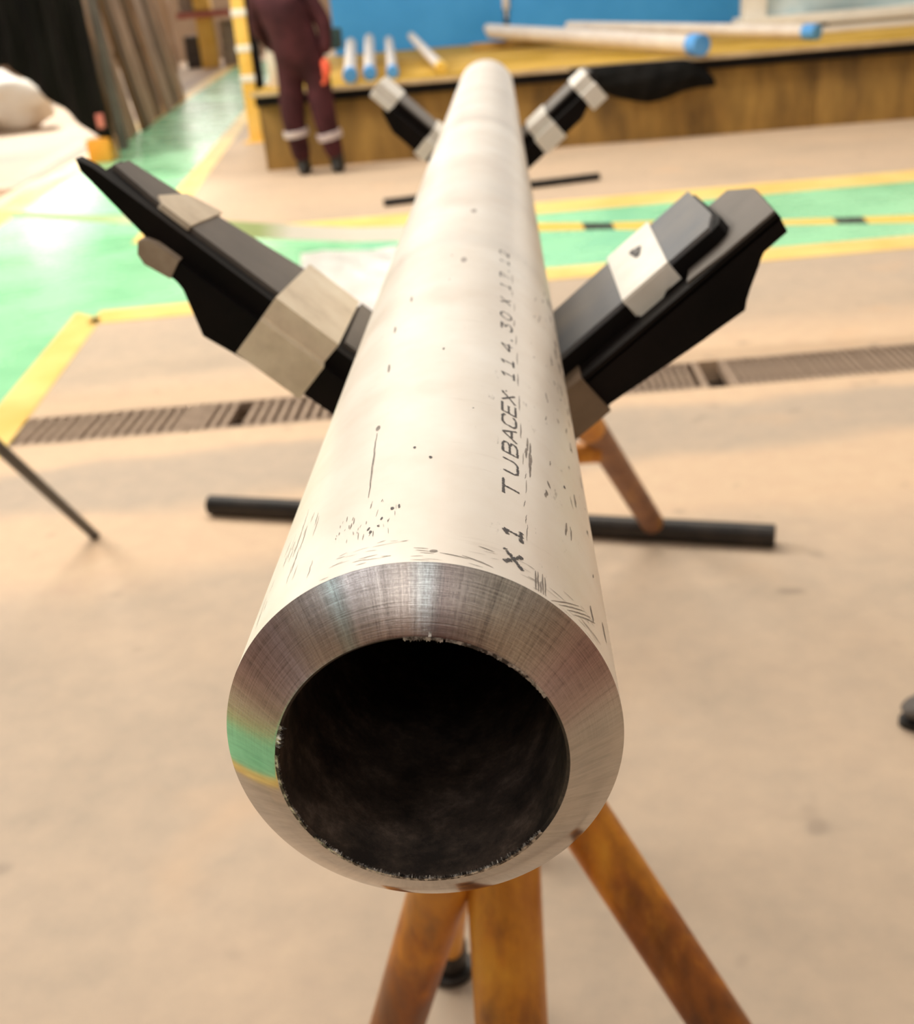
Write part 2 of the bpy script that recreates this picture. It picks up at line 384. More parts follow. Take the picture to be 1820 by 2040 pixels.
strip('trim_7', YEL, [(vl(-7)-.15, -7), (vl(-7)+.12, -7), (vl(33)+.12, 33), (vl(33)-.15, 33)], 0, .003, 'yellow line along the left edge of the long green walkway')
def vr(y): return -4.42-.125*(y-10)
strip('trim_8', RAIL, [(vr(-7)-.26, -7), (vr(-7)+.02, -7), (vr(36)+.02, 36), (vr(36)-.26, 36)], 0, .006, 'brown steel rail set in the floor at the left')
# far wall with a window row above eye level
bm = NB(); box(bm, (-16, 38, 0), (16, 38.3, 2.4)); box(bm, (-16, 38, 6.6), (16, 38.3, 9))
for k in range(9): box(bm, (-16+k*4-.3 if k else -16, 38, 2.4), (-16+k*4+.3 if k < 8 else 16, 38.3, 6.6))
link('wall_back', bm, WALLM, None, False, 'structure')
for k in range(8):
    w = bpy.data.objects.new('window_%d' % (k+1), None); COL.objects.link(w); w['kind'] = 'structure'; w.location = (-14+k*4, 38.1, 2.4)
    bm = NB(); box(bm, (-15.7+k*4, 38.14, 2.4), (-12.3+k*4, 38.16, 6.6)); link('window_pane', bm, GLASS, w, False)
    bm = NB()
    for q in (1, 2): box(bm, (-15.7+k*4+q*3.4/3-.04, 38.08, 2.4), (-15.7+k*4+q*3.4/3+.04, 38.14, 6.6))
    box(bm, (-15.7+k*4, 38.07, 4.45), (-12.3+k*4, 38.13, 4.55)); link('window_frame', bm, DGREY, w, False)

bm = NB(); box(bm, (-16, -14.3, 0), (16, -14, 9.3)); link('wall_front', bm, WALLM, None, False, 'structure')
bm = NB(); box(bm, (-16.3, -14.3, 0), (-16, 38.3, 9.3)); link('wall_left', bm, WALLM, None, False, 'structure')
bm = NB(); box(bm, (16, -14.3, 0), (16.3, 38.3, 9.3)); link('wall_right', bm, WALLM, None, False, 'structure')
# roof: dark sheets with open skylight strips between them
for k in range(9):
    bm = NB(); box(bm, (-16, -14+k*5.2, 9.3), (16, -14+k*5.2+3.4, 9.4))
    link('ceiling' if k == 0 else 'ceiling', bm, simple('roof_sheet', (.26, .25, .27), (.38, .36, .37), 1, .7) if k == 0 else bpy.data.materials['roof_sheet'], None, False, 'structure')
# roof beams of the hall, high above and behind the viewpoint
for k in range(7):
    y = -9+k*4.5
    bm = NB(); box(bm, (-16, y-.12, 8.35), (16, y+.12, 8.40)); box(bm, (-16, y-.12, 9.1), (16, y+.12, 9.15))
    for q in range(16):
        x = -16+q*2
        tube(bm, (x, y, 8.38), (x+1, y, 9.12), .04, seg=6); tube(bm, (x+1, y, 9.12), (x+2, y, 8.38), .04, seg=6)
    link('trim_%d' % (9+k), bm, DGREY, None, False, 'structure', 'steel roof truss across the hall')

# ------------------------------------------------------------------ the pipe
pipe = thing('steel_pipe', 'long pale steel pipe pointing at the viewer, wide open shiny end in front', 'pipe', (0, 0, PZ))
RO, RI, LB, LP = .05715, .0402, .01223, 2.36
def local(o):
    """shift mesh data so object coordinates start on the pipe axis"""
    o.data.transform(Matrix.Translation((0, 0, -PZ)))
    o.matrix_parent_inverse = Matrix.Identity(4)
    return o
bm = NB(); lathe_y(bm, [(RO, 0.0), (RO, .02), (RO, .3), (RO, .8), (RO, 1.6), (RO, LP-.012), (RI+.002, LP), (RI, LP)], 256)
local(link('tube_wall', bm, PIPE, pipe))
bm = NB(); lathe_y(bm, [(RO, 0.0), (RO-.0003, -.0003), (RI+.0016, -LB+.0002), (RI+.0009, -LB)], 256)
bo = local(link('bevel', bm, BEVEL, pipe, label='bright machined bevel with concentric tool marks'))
bm = NB()
def jb(k, i, r, y):
    if k == 0: return r, y
    return r, y
lathe_y(bm, [(RI+.0009, -LB), (RI, -LB+.0010), (RI, .05), (RI, .3), (RI, 1.0), (RI, LP)], 192)
local(link('bore', bm, BORE, pipe, label='dark scaled inner wall of the bore'))
# ragged burrs on the bore edge
bm = NB()
rb_ = random.Random(3)
def burr(a0, a1, n, amp):
    prevs = None
    for k in range(n+1):
        a = math.radians(a0+(a1-a0)*k/n)
        h = amp*rb_.random()**2
        rr = (RI+.0010, RI+.0002-h*.6, RI-h)
        yy = (-LB-.00004, -LB-.0002-h*.4, -LB+.0004)
        ring = [bm.verts.new((r*math.sin(a), y, PZ+r*math.cos(a))) for r, y in zip(rr, yy)]
        if prevs:
            for q in range(2): bm.faces.new((prevs[q], prevs[q+1], ring[q+1], ring[q]))
        prevs = ring
burr(128, 235, 330, .0011); burr(-2, 13, 60, .0010); burr(-78, -68, 40, .0016); burr(34, 60, 60, .0005); burr(-100, -82, 50, .0005); burr(240, 262, 50, .0005); burr(14, 34, 50, .0004)
local(link('burr_edge', bm, BURR, pipe, False, 'stuff'))
# a nick on the bevel at the top
bm = NB(); 
for a, w in ((8.0, .55),):
    for s_ in (0,):
        pts = []
        for (r, y) in ((RI+.0010, -LB-.0001), (RI+.004, -LB+.0028)):
            for da in (-w, w):
                an = math.radians(a+da); pts.append(bm.verts.new(((r+.0002)*math.sin(an), y-.0002, PZ+(r+.0002)*math.cos(an))))
        bm.faces.new((pts[0], pts[1], pts[3], pts[2]))
local(link('nick', bm, BURR, pipe, False))

# markings: single-stroke dot-printer letters wrapped on the wall
def wrap(theta, y, lift=.00012):
    a = math.radians(theta); r = RO+lift
    return Vector((r*math.sin(a), y, PZ+r*math.cos(a)))
GL = {  # strokes in a unit cell, x along the pipe (away), y up the letter (towards the left)
 'X': [[(.08, 1), (.92, 0)], [(.92, 1), (.08, 0)]],
 '1': [[(.22, .78), (.5, 1), (.5, 0)], [(.15, 0), (.85, 0)]],
 'T': [[(0, 1), (1, 1)], [(.5, 1), (.5, 0)]],
 'U': [[(.05, 1), (.05, .25), (.2, .03), (.8, .03), (.95, .25), (.95, 1)]],
 'B': [[(.08, 0), (.08, 1), (.7, 1), (.9, .85), (.9, .66), (.7, .53), (.08, .53)], [(.7, .53), (.95, .38), (.95, .15), (.72, 0), (.08, 0)]],
 'A': [[(0, 0), (.5, 1), (1, 0)], [(.2, .36), (.8, .36)]],
 'C': [[(.95, .82), (.75, 1), (.25, 1), (.05, .8), (.05, .2), (.25, 0), (.75, 0), (.95, .18)]],
 'E': [[(.95, 1), (.08, 1), (.08, 0), (.95, 0)], [(.08, .52), (.75, .52)]],
 '4': [[(.75, 0), (.75, 1), (.05, .32), (.98, .32)]],
 '.': [[(.42, .04), (.58, .04)]],
 '3': [[(.08, .95), (.9, .95), (.45, .58), (.85, .45), (.92, .2), (.7, 0), (.25, 0), (.05, .15)]],
 '0': [[(.3, 1), (.7, 1), (.95, .7), (.95, .3), (.7, 0), (.3, 0), (.05, .3), (.05, .7), (.3, 1)]],
 '7': [[(.05, 1), (.95, 1), (.4, 0)]],
 '2': [[(.05, .8), (.25, 1), (.75, 1), (.95, .78), (.85, .52), (.05, 0), (.95, 0)]],
}
TH0, DTH = 32.9, 5.6      # base line angle and letter height in degrees
def letter(bm, ch, y0, w, thick, rough=0.0, rnd=random.Random(5)):
    for stroke in GL[ch]:
        for (p, q) in zip(stroke, stroke[1:]):
            L = math.hypot((q[0]-p[0])*w, (q[1]-p[1])*.0056); n = max(2, int(L/(.00035 if rough else .0006)))
            dx, dyy = (q[0]-p[0])*w/L, (q[1]-p[1])*.0056/L
            for k in range(n):
                a, b = k/n, (k+1.15)/n
                if rough and rnd.random() < .04: continue
                j = rnd.uniform(-1, 1)*rough
                t_ = thick*(1+rnd.uniform(-.35, .35)*(1.4 if rough else 1))/2
                vs = []
                for (s, sg) in ((a, -1), (b, -1), (b, 1), (a, 1)):
                    X = (p[0]+(q[0]-p[0])*s)*w - dyy*sg*t_ + j; Z = (p[1]+(q[1]-p[1])*s)*.0056 + dx*sg*t_ + j
                    # slight italic slant
                    vs.append(bm.verts.new(wrap(TH0-math.degrees(Z/RO), y0+X+Z*.18)))
                bm.faces.new(vs)
def mark(chars, w, thick, rough=0.0):
    for ch, y0 in chars:
        bm = NB(); letter(bm, ch, y0-w/2, w, thick, rough)
        local(link('printed_character', bm, INK, pipe, False, label='black printed %s' % ('point' if ch == '.' else 'character '+ch)))
mark([('X', .0130), ('1', .0302)], .0100, .00125, .00010)
mark([('T', .0630), ('U', .0818), ('B', .0985), ('A', .1128), ('C', .1268), ('E', .1400), ('X', .1535)], .0120, .0009)
mark([('1', .1835), ('1', .2010), ('4', .2230), ('.', .2380), ('3', .2570), ('0', .2770), ('X', .3060), ('1', .3400), ('7', .3620), ('.', .3800), ('1', .4000), ('2', .4220)], .0125, .00085)

# scratches and scuffs that can be told apart
bm = NB(); rs = random.Random(11)
def scratch(th, y, dth, dyl, w, n=7, wob=.12):
    pts = []
    for k in range(n+1):
        s = k/n; pts.append((th+dth*s+rs.uniform(-wob, wob), y+dyl*s))
    for k in range(n):
        w0 = w*(.25+.75*math.sin(PI*(k+.3)/(n+.6))); w1 = w*(.25+.75*math.sin(PI*min(k+1.3, n+.3)/(n+.6)))
        (t0, y0), (t1, y1) = pts[k], pts[k+1]
        d = Vector((math.radians(t1-t0)*RO, y1-y0)); 
        if d.length < 1e-7: continue
        d.normalize(); nx, ny = -d.y, d.x
        vs = [wrap(t0+math.degrees(nx*w0/2*sg/RO), y0+ny*w0/2*sg, .0001) for sg in (-1, 1)] + [wrap(t1+math.degrees(nx*w1/2*sg/RO), y1+ny*w1/2*sg, .0001) for sg in (1, -1)]
        bm.faces.new([bm.verts.new(v) for v in vs])
scratch(-15.5, .050, -3.2, .060, .0006, 14, .2)
scratch(-18.9, .1130, .0, .005, .0018, 4)
for th, y in ((-21, .185), (-24, .25), (-19, .30)): scratch(th, y, -.8, .012, .0012, 5)
scratch(6.1, .0063, 2.2, .0006, .0016, 4, .05); scratch(9, .0058, 8, -.0012, .0004, 8, .1); scratch(15, .0060, 9, -.0026, .0005, 8, .1)
for k in range(7):                                        # double line right of the lettering
    scratch(35+rs.uniform(-.7, .9), .030+k*.012, .6, rs.uniform(.005, .012), .0003, 6)
    scratch(37.5+rs.uniform(-1, 1), .082+k*.004, .4, rs.uniform(.008, .016), .0008, 5)
for k in range(9): scratch(34.6+rs.uniform(-.4, .4), .115+k*.030, .2, rs.uniform(.012, .022), rs.uniform(.0003, .0006), 6)
for k in range(5): scratch(37+k*.8, .0015, .2, rs.uniform(.006, .014), .0005, 5)
for k in range(4): scratch(42+k*3, .001+k*.001, 12, .012, .0004, 9)
for k in range(46):                                       # pits and nicks on the right flank
    scratch(rs.uniform(42, 84), rs.uniform(.01, .42), rs.uniform(-1.5, 1.5), rs.uniform(.002, .014), rs.uniform(.0004, .0013), 4, .3)
for k in range(26): scratch(rs.uniform(66, 84), rs.uniform(.2, .42), rs.uniform(-1, 1), rs.uniform(.006, .02), rs.uniform(.001, .0022), 4, .3)
for k in range(34):                                       # hatching near the left shoulder
    scratch(rs.uniform(-24, -4), rs.uniform(.018, .045), rs.uniform(-.4, .4), rs.uniform(.001, .005), rs.uniform(.0001, .0003), 3, .05)
for k in range(26): scratch(rs.uniform(-58, -30), rs.uniform(.002, .06), rs.uniform(-.8, .8), rs.uniform(.004, .02), rs.uniform(.0001, .00028), 5, .2)
for k in range(60): scratch(rs.uniform(-30, 60), rs.uniform(.001, .015), rs.uniform(2, 6), rs.uniform(-.0008, .0008), rs.uniform(.0001, .0003), 5, .05)
o = local(link('scuff_marks', bm, INK2, pipe, False)); o['kind'] = 'stuff'
bm = NB()
for th, y in ((-12, .022), (-9.5, .030), (-6.5, .036), (-4.5, .0365), (-13, .0245), (-10, .0255), (61, .13), (66, .16), (58, .19), (63, .215), (70, .235), (74, .25), (55, .1), (70, .09), (16, .128), (29, .16), (27.5, .157), (-1, .39), (0, .33), (2, .2), (-3, .085), (3, .075)):
    scratch(th, y, rs.uniform(-.4, .4), rs.uniform(.001, .003), rs.uniform(.0005, .0012), 4, .2)
local(link('dark_specks', bm, INK, pipe, False, 'stuff'))
# two blurry grey spots farther up the crown
for th, y, w in ((6, .372, .0036), (9, .53, .0042)):
    bm = NB(); scratch(th, y, .1, .013, w, 6, .5); local(link('grey_spot', bm, INK3, pipe, False))

# ------------------------------------------------------------------ stands
class Arm:
    """coordinates along an arm (u), across it (n, towards the pipe) and along the pipe (y)"""
    def __init__(s, side, deg, cx, cz):
        a = math.radians(deg); s.u = Vector((side*math.cos(a), 0, math.sin(a))); s.n = Vector((-side*math.sin(a), 0, math.cos(a)))
        s.c = Vector((cx, 0, cz))
    def p(s, u, y, n): return s.c + s.u*u + s.n*n + Vector((0, y, 0))
def uy(arm, name, pts, n0, n1, mat, par, bev=0.0, **k):       # plate outlined seen from above
    bm = NB(); prism(bm, pts, lambda a, b, c: arm.p(a, b, c), n0, n1, bev); return link(name, bm, mat, par, **k)
def un(arm, name, pts, y0, y1, mat, par, bev=0.0, **k):       # plate outlined seen from the front
    bm = NB(); prism(bm, pts, lambda a, b, c: arm.p(a, c, b), y0, y1, bev); return link(name, bm, mat, par, **k)
def yn(arm, name, pts, u0, u1, mat, par, skew=0.0, **k):      # wrap: outline across the arm
    bm = NB(); prism(bm, pts, lambda a, b, c: arm.p(c+skew*(a-.5)+((n_rand(c, a))), a, b), u0, u1); return link(name, bm, mat, par, **k)
def n_rand(a, b): return .0015*math.sin(a*900+b*700)

# --- near stand
stand = thing('pipe_stand', 'nearest pipe stand, rusty yellow legs below the open end of the pipe', 'stand', (0, .45, 0), 'V-head pipe stands')
L = Arm(-1, 42.5, 0, PZ); Rr = Arm(1, 38.6, 0, PZ)
# left arm
def arm_bar(A, y0, y1, main, tip, mat, root):
    bm = NB(); prism(bm, main, lambda a, b, c: A.p(a, b, c), -.0755, -.0605, .001)
    if tip: prism(bm, tip, lambda a, b, c: A.p(a, b, c), -.0655, -.0605, .0008)
    return link('arm', bm, mat, root)
aL = arm_bar(L, .452, .556, [(-.065, .452), (.188, .452), (.188, .502), (.10, .536), (.05, .556), (-.065, .556)], [(.186, .453), (.232, .453), (.233, .488), (.186, .503)], BLKPLATE, stand)
un(L, 'flange', [(-.05, -.0600), (.236, -.0600), (.247, -.0620), (.241, -.0662), (.189, -.0755), (-.05, -.0755)], .4385, .4515, BLKPLATE, aL)
uy(L, 'lit_top_pad', [(.058, .4535), (.19, .4535), (.231, .462), (.229, .489), (.188, .503), (.10, .536), (.058, .554)], -.0608, -.0574, PAD, aL)
uy(L, 'lit_top_pad', [(-.03, .4535), (.053, .4535), (.053, .556), (-.03, .556)], -.0608, -.0574, PAD, aL)
un(L, 'web_plate', [(-.055, -.0725), (.184, -.0735), (.180, -.083), (.158, -.0835), (.153, -.086), (.127, -.1035), (.056, -.095), (.0, -.094), (-.055, -.092)], .431, .470, BLKPLATE, aL, .001)
un(L, 'flange', [(-.05, -.0745), (.17, -.0745), (.15, -.084), (-.05, -.084)], .500, .520, BLKPLATE, aL)
WR = lambda yb, nb, yf=.4295, yt=.4370: [(yb+.0015, -.0562), (yt, -.0562), (yt-.0005, -.0712), (yf, -.0718), (yf, nb), (.472, nb), (.472, -.079), (yb+.0015, -.0775)]
yn(L, 'masking_tape', WR(.549, -.0990), .055, .1015, TAPE, aL, -.03, label='cream masking tape wrapped round the arm')
uy(L, 'masking_tape', [(.172, .4515), (.193, .4515), (.199, .462), (.190, .5045), (.166, .520)], -.0612, -.0560, TAPE, aL)
un(L, 'masking_tape', [(.1645, -.0722), (.181, -.0724), (.188, -.0745), (.1905, -.0775), (.1865, -.0845), (.180, -.0872), (.1625, -.0848)], .4295, .4725, NTAPE, aL)
# right arm
aR = link('arm', (lambda bm: (prism(bm, [(-.065, .452), (.150, .452), (.158, .456), (.162, .466), (.160, .56), (.155, .570), (.05, .562), (-.065, .562)],
        lambda a, b, c: Rr.p(a, b, c), -.0745, -.0605, .001), bm)[1])(NB()), BLKPLATE, stand)
uy(Rr, 'lit_top_pad', [(-.03, .4535), (.152, .4535), (.159, .475), (.158, .568), (-.03, .562)], -.0608, -.0574, PADB, aR)
un(Rr, 'web_plate', [(-.055, -.0735), (.187, -.0735), (.185, -.085), (.167, -.084), (.160, -.090), (.147, -.0965), (.1375, -.106), (.108, -.1035), (.039, -.0965), (-.055, -.0965)], .428, .455, BLKPLATE, aR, .001)
uy(Rr, 'rest_plate', [(-.05, .428), (.187, .428), (.190, .500), (.178, .545), (-.05, .545)], -.0760, -.0715, BLKPLATE, aR)
uy(Rr, 'rest_pad', [(.122, .434), (.150, .4290), (.1865, .4290), (.1895, .500), (.1775, .544), (.152, .544)], -.0715, -.0695, PAD, aR, label='pad on the lower plate beyond the arm, lit grey painted in')
WT = [(.574, -.0560), (.4500, -.0560), (.4500, -.0700), (.574, -.0700)]
yn(Rr, 'white_tape', WT, .084, .1205, WTAPE, aR, .02, label='white tape with a small dark scribble')
un(Rr, 'tape_flap', [(.084, -.0575), (.118, -.0575), (.112, -.068), (.096, -.0755), (.086, -.071)], .4490, .4503, WTAPE, aR)
bm = NB()
for (u0, y0, u1, y1) in ((.103, .535, .106, .512), (.106, .512, .110, .530), (.110, .530, .102, .538), (.103, .528, .109, .524)):
    A_ = Vector((u0, y0)); B_ = Vector((u1, y1)); d_ = (B_-A_).normalized(); nn = Vector((-d_.y, d_.x))*.0016
    bm.faces.new([bm.verts.new(Rr.p(q.x, q.y, -.0556)) for q in (A_-nn, B_-nn, B_+nn, A_+nn)])
link('scribble', bm, INK, aR, False)
yn(Rr, 'masking_tape', [(.550, -.0700), (.4245, -.0700), (.4245, -.0990), (.459, -.0990), (.459, -.0762), (.550, -.0762)], -.020, .0345, STAPE, aR, .0, label='masking tape wrapped under the arm, shade painted in')
# saddle, socket, legs
def stand_base(root, y, tops, feet, radii, mats, px=0, pz=PZ, hub=(.0, .0)):
    bm = NB(); box(bm, (px-.045, y-.03, pz-.118), (px+.045, y+.07, pz-.104), .003); 
    for s in (-1, 1): box(bm, (px-.004+s*.035, y-.02, pz-.106), (px+.004+s*.035, y+.06, pz-.088))
    link('saddle_plate', bm, BLKPLATE, root)
    bm = NB(); tube(bm, (px, y+.02, pz-.36), (px, y+.02, pz-.112), .033, seg=28, bev=.003)
    tube(bm, (px, y+.02, pz-.22), (px, y+.02, pz-.19), .041, seg=28, bev=.003); link('socket', bm, mats[0], root)
    for k, (t_, f_) in enumerate(zip(tops, feet)):
        bm = NB(); tube(bm, f_, t_, radii[k], seg=40, bev=.003, rings=10, wob=.0003); link('leg', bm, mats[k % len(mats)], root)
stand_base(stand, .485, [(0, .500, .93), (-.012, .545, .845), (.0, .41, .885), (-.01, .56, .86)],
           [(-.011, .290, .012), (.497, .235, .008), (-.254, .598, .008), (-.121, 1.045, .03)], [.030, .0235, .0245, .017], [RUSTY])
bm = NB(); box(bm, (-.035, .385, .845), (.035, .50, .865), .003); box(bm, (-.035, .50, .80), (.035, .575, .82), .003); link('bracket', bm, RUSTY, stand)
bm = NB(); tube(bm, (-.123, 1.045, .0), (-.123, 1.045, .016), .036, seg=28, bev=.003); tube(bm, (-.121, 1.043, .016), (-.117, 1.03, .07), .024, seg=24, bev=.003)
link('foot', bm, BLACKP, stand, label='round black foot under the rear leg')

# --- second stand
def far_arm(side, deg, y0, root, tapes, cx=0, cz=PZ, ulen=.162, px=0):
    A = Arm(side, deg, cx, cz)
    a = link('arm', (lambda bm: (prism(bm, [(-.065, y0), (ulen-.01, y0), (ulen, y0+.02), (ulen-.005, y0+.13), (-.065, y0+.12)], lambda q, b, c: A.p(q, b, c), -.0745, -.0605, .001), bm)[1])(NB()), BLKPLATE, root)
    uy(A, 'lit_top_pad', [(-.03, y0+.002), (ulen-.006, y0+.004), (ulen-.006, y0+.125), (-.03, y0+.118)], -.0608, -.0574, PAD, a)
    un(A, 'web_plate', [(-.055, -.0735), (ulen-.02, -.0735), (ulen-.03, -.088), (ulen-.06, -.1), (.03, -.1), (-.055, -.1)], y0-.02, y0+.02, BLKPLATE, a, .001)
    for (u0, u1, full) in tapes:
        nb = -.1025 if full else -.08
        yn(A, 'white_tape' , [(y0+.132, -.0560), (y0-.0015, -.0560), (y0-.002, -.0725), (y0-.0225, -.0735), (y0-.0225, nb), (y0+.022, nb), (y0+.022, -.0765), (y0+.132, -.0762)], u0, u1, WTAPE, a)
    return a
stand2 = thing('pipe_stand', 'second V-head pipe stand farther back with a black cross bar foot on the floor', 'stand', (0, 1.65, 0), 'V-head pipe stands')
far_arm(-1, 43.8, 1.66, stand2, [(.126, .164, False), (.035, .056, True)], ulen=.162)
far_arm(1, 38.8, 1.66, stand2, [(.138, .168, True), (.044, .082, True)], ulen=.178)
stand_base(stand2, 1.70, [(0, 1.74, .90), (.0, 1.72, .90), (-.01, 1.74, .88)], [(.355, 2.485, .05), (-.02, 1.30, .0), (-.42, 2.68, .05)], [.030, .028, .030], [BROWN, BROWN])
bm = NB(); tube(bm, (-.895, 2.835, .029), (.655, 2.415, .029), .029, seg=36, bev=.003); link('crossbar', bm, BLACKP, stand2, label='black round cross bar lying on the floor')
bm = NB(); tube(bm, (-.235, 2.17, .385), (.205, 2.16, .385), .024, seg=24, bev=.003); link('brace', bm, RUSTY, stand2, label='short rusty yellow brace')
bm = NB(); tube(bm, (.150, 2.055, .53), (.182, 2.12, .455), .034, .034, seg=28, bev=.003); link('clamp_collar', bm, RUSTY, stand2)
# --- third stand beside, one thin dark leg in view at the left
stand3 = thing('pipe_stand', 'stand at the left edge of which only one thin dark leg shows', 'stand', (-1.01, 1.44, 0), 'V-head pipe stands')
bm = NB(); tube(bm, (-1.208, 2.723, .0), (-1.03, 1.56, .93), .0140, .0140, seg=24, bev=.002); link('leg', bm, BLACKP, stand3)
for ft in ((-1.75, 1.25, 0), (-1.35, .55, 0)):
    bm = NB(); tube(bm, ft, (-1.03, 1.46, .93), .014, seg=24, bev=.002); link('leg', bm, BLACKP, stand3)
bm = NB(); tube(bm, (-1.02, 1.5, .86), (-1.02, 1.5, 1.04), .033, seg=28, bev=.003); link('socket', bm, BLACKP, stand3)
bm = NB()
for s in (-1, 1): prism(bm, [(-1.02, 1.03), (-1.02+s*.15, 1.15), (-1.02+s*.16, 1.13), (-1.02, 1.00)], lambda a, b, c: Vector((a, c, b)), 1.45, 1.55)
link('head', bm, BLKPLATE, stand3)
# --- loose bar on the floor beyond
bm = NB(); tube(bm, (-.84, 8.06, .028), (.70, 8.52, .028), .027, seg=24, bev=.003)
tag(link('floor_bar', bm, BLACKP), 'dark brown steel bar lying on the floor behind the pipe, before the mustard table', 'bar')

# ------------------------------------------------------------------ drain grates
def grate(x0, x1, pitch, wbar, label, skip=()):
    g = thing('drain_grate', label, 'grate', ((x0+x1)/2, D0+dy((x0+x1)/2), 0), 'drain grates in the floor channel')
    def fm(a, b, c): return Vector((a, D0+dy(a)+b*(D1-D0), c))
    for (b0, b1) in ((0.0, .075), (.925, 1.0)):
        bm = NB(); prism(bm, [(x0, b0), (x1, b0), (x1, b1), (x0, b1)], fm, -.035, .001, 0); link('frame_rail', bm, GRATE, g, False)
    for x in (x0, x1-.02):
        bm = NB(); prism(bm, [(x, .075), (x+.02, .075), (x+.02, .925), (x, .925)], fm, -.035, .0005, 0); link('frame_end', bm, GRATE, g, False)
    n = int((x1-x0-.04)/pitch); me = None
    for k in range(n):
        if k in skip: continue
        x = x0+.02+pitch*(k+.5)
        if me is None:
            bm = NB(); box(bm, (-wbar/2, 0, -.032), (wbar/2, (D1-D0)*.86, 0), .0015)
            me = bpy.data.meshes.new('bar'); bm.to_mesh(me); bm.free(); me.materials.append(GRATE)
        o = bpy.data.objects.new('bar', me); COL.objects.link(o); o.parent = g
        o.location = Vector((x, D0+dy(x)+.07*(D1-D0), -.001+random.uniform(-.002, .001)))-g.location
        o.rotation_euler = (0, 0, random.uniform(-.004, .004))
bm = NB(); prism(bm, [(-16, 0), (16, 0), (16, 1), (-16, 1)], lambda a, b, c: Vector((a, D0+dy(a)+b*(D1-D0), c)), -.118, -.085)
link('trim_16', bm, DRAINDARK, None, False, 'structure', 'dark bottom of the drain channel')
grate(-3.4, -1.16, .040, .020, 'brown iron drain grate at the left edge of the frame')
grate(-1.15, -.02, .040, .020, 'drain grate left of the pipe, near the foot of the taped arm', (3, 16,))
grate(.02, .70, .027, .013, 'short stretch of drain grate just right of the pipe, ending at a dark hole')
grate(.78, 3.6, .027, .014, 'fine barred drain grate running to the right edge of the frame')

# ------------------------------------------------------------------ caution tape
pts = [(-3.2, .95, 80), (-1.95, .715, 86), (-1.6, .668, 84), (-1.27, .632, 62), (-.95, .575, 45), (-.83, .56, 46), (-.57, .530, 50), (-.38, .520, 50), (-.1, .512, 60), (.126, .508, 74), (.40, .492, 80), (.60, .480, 72), (.80, .468, 80), (1.05, .458, 84), (1.54, .436, 78), (1.9, .42, 60), (3.2, .40, 40)]
bm = NB(); prev = None
for (k, (a, b)) in enumerate(zip(pts, pts[1:])):
    for s in range(6):
        t_ = s/6; x = a[0]+(b[0]-a[0])*t_; z = a[1]+(b[1]-a[1])*t_; w = math.radians(a[2]+(b[2]-a[2])*t_)
        e = Vector((0, math.sin(w), math.cos(w)))*.034
        c0 = Vector((x, 4.2, z)); nn = Vector((0, math.cos(w), -math.sin(w)))*.0004
        cur = [bm.verts.new(c0-e-nn), bm.verts.new(c0+e-nn), bm.verts.new(c0+e+nn), bm.verts.new(c0-e+nn)]
        if prev:
            for q in range(4): bm.faces.new((prev[q], prev[(q+1) % 4], cur[(q+1) % 4], cur[q]))
        prev = cur
ct = tag(link('caution_tape', bm, CTAPE), 'yellow, black and pale caution tape strung across behind the near stand', 'tape')
bm = NB()
for x in (-3.2, 3.2):
    pass
bm.free()
for x, z_, lb in ((-3.2, .95, 'yellow post off the left side holding one end of the caution tape'), (3.2, .40, 'yellow post off the right side holding the other end of the caution tape')):
    pr = thing('barrier_post', lb, 'post', (x, 4.26, 0))
    bm = NB(); tube(bm, (x, 4.26, .03), (x, 4.26, 1.0), .025, seg=20, bev=.003); link('pole', bm, YPOST, pr)
    bm = NB(); tube(bm, (x, 4.26, 0), (x, 4.26, .035), .16, .14, seg=28, bev=.006); link('base', bm, BLACKP, pr)
# white sheet on the floor behind the pipe
bm = NB()
g_ = [[None]*9 for _ in range(9)]
c4 = [Vector((-1.20, 6.55, 0)), Vector((-.10, 6.55, 0)), Vector((-.28, 4.75, 0)), Vector((-.98, 5.1, 0))]
for i in range(9):
    for j in range(9):
        a, b = i/8, j/8
        p_ = c4[0]*(1-a)*(1-b)+c4[1]*a*(1-b)+c4[2]*a*b+c4[3]*(1-a)*b
        p_.z = .012+.010*math.sin(i*1.7+j*.6)*math.cos(j*1.1); g_[i][j] = bm.verts.new(p_)
for i in range(8):
    for j in range(8): bm.faces.new((g_[i][j], g_[i+1][j], g_[i+1][j+1], g_[i][j+1]))
r = bmesh.ops.solidify(bm, geom=bm.faces[:], thickness=.003)
tag(link('plastic_sheet', bm, OFFW), 'white plastic sheet lying on the floor left of the pipe', 'sheet')
# dark shoe tip at the right edge
shoe = thing('work_shoe', 'tip of a dark grey shoe on the floor at the right edge', 'shoe', (.79, 1.62, 0))
bm = NB()
r = bmesh.ops.create_uvsphere(bm, u_segments=24, v_segments=14, radius=1)
for v in bm.verts:
    x, y, z = v.co; v.co = Vector((.845+x*.125, 1.62+y*.047*(1-.25*x), max(.012, .035+z*.04*(1+.35*x))))
link('upper', bm, DGREY, shoe)
bm = NB(); prism(bm, [(.845-.128*math.cos(t_*PI/12), 1.62+.049*math.sin(t_*PI/12)) for t_ in range(24)], lambda a, b, c: Vector((a, b, c)), 0, .014, .002); link('sole', bm, BLACKP, shoe)

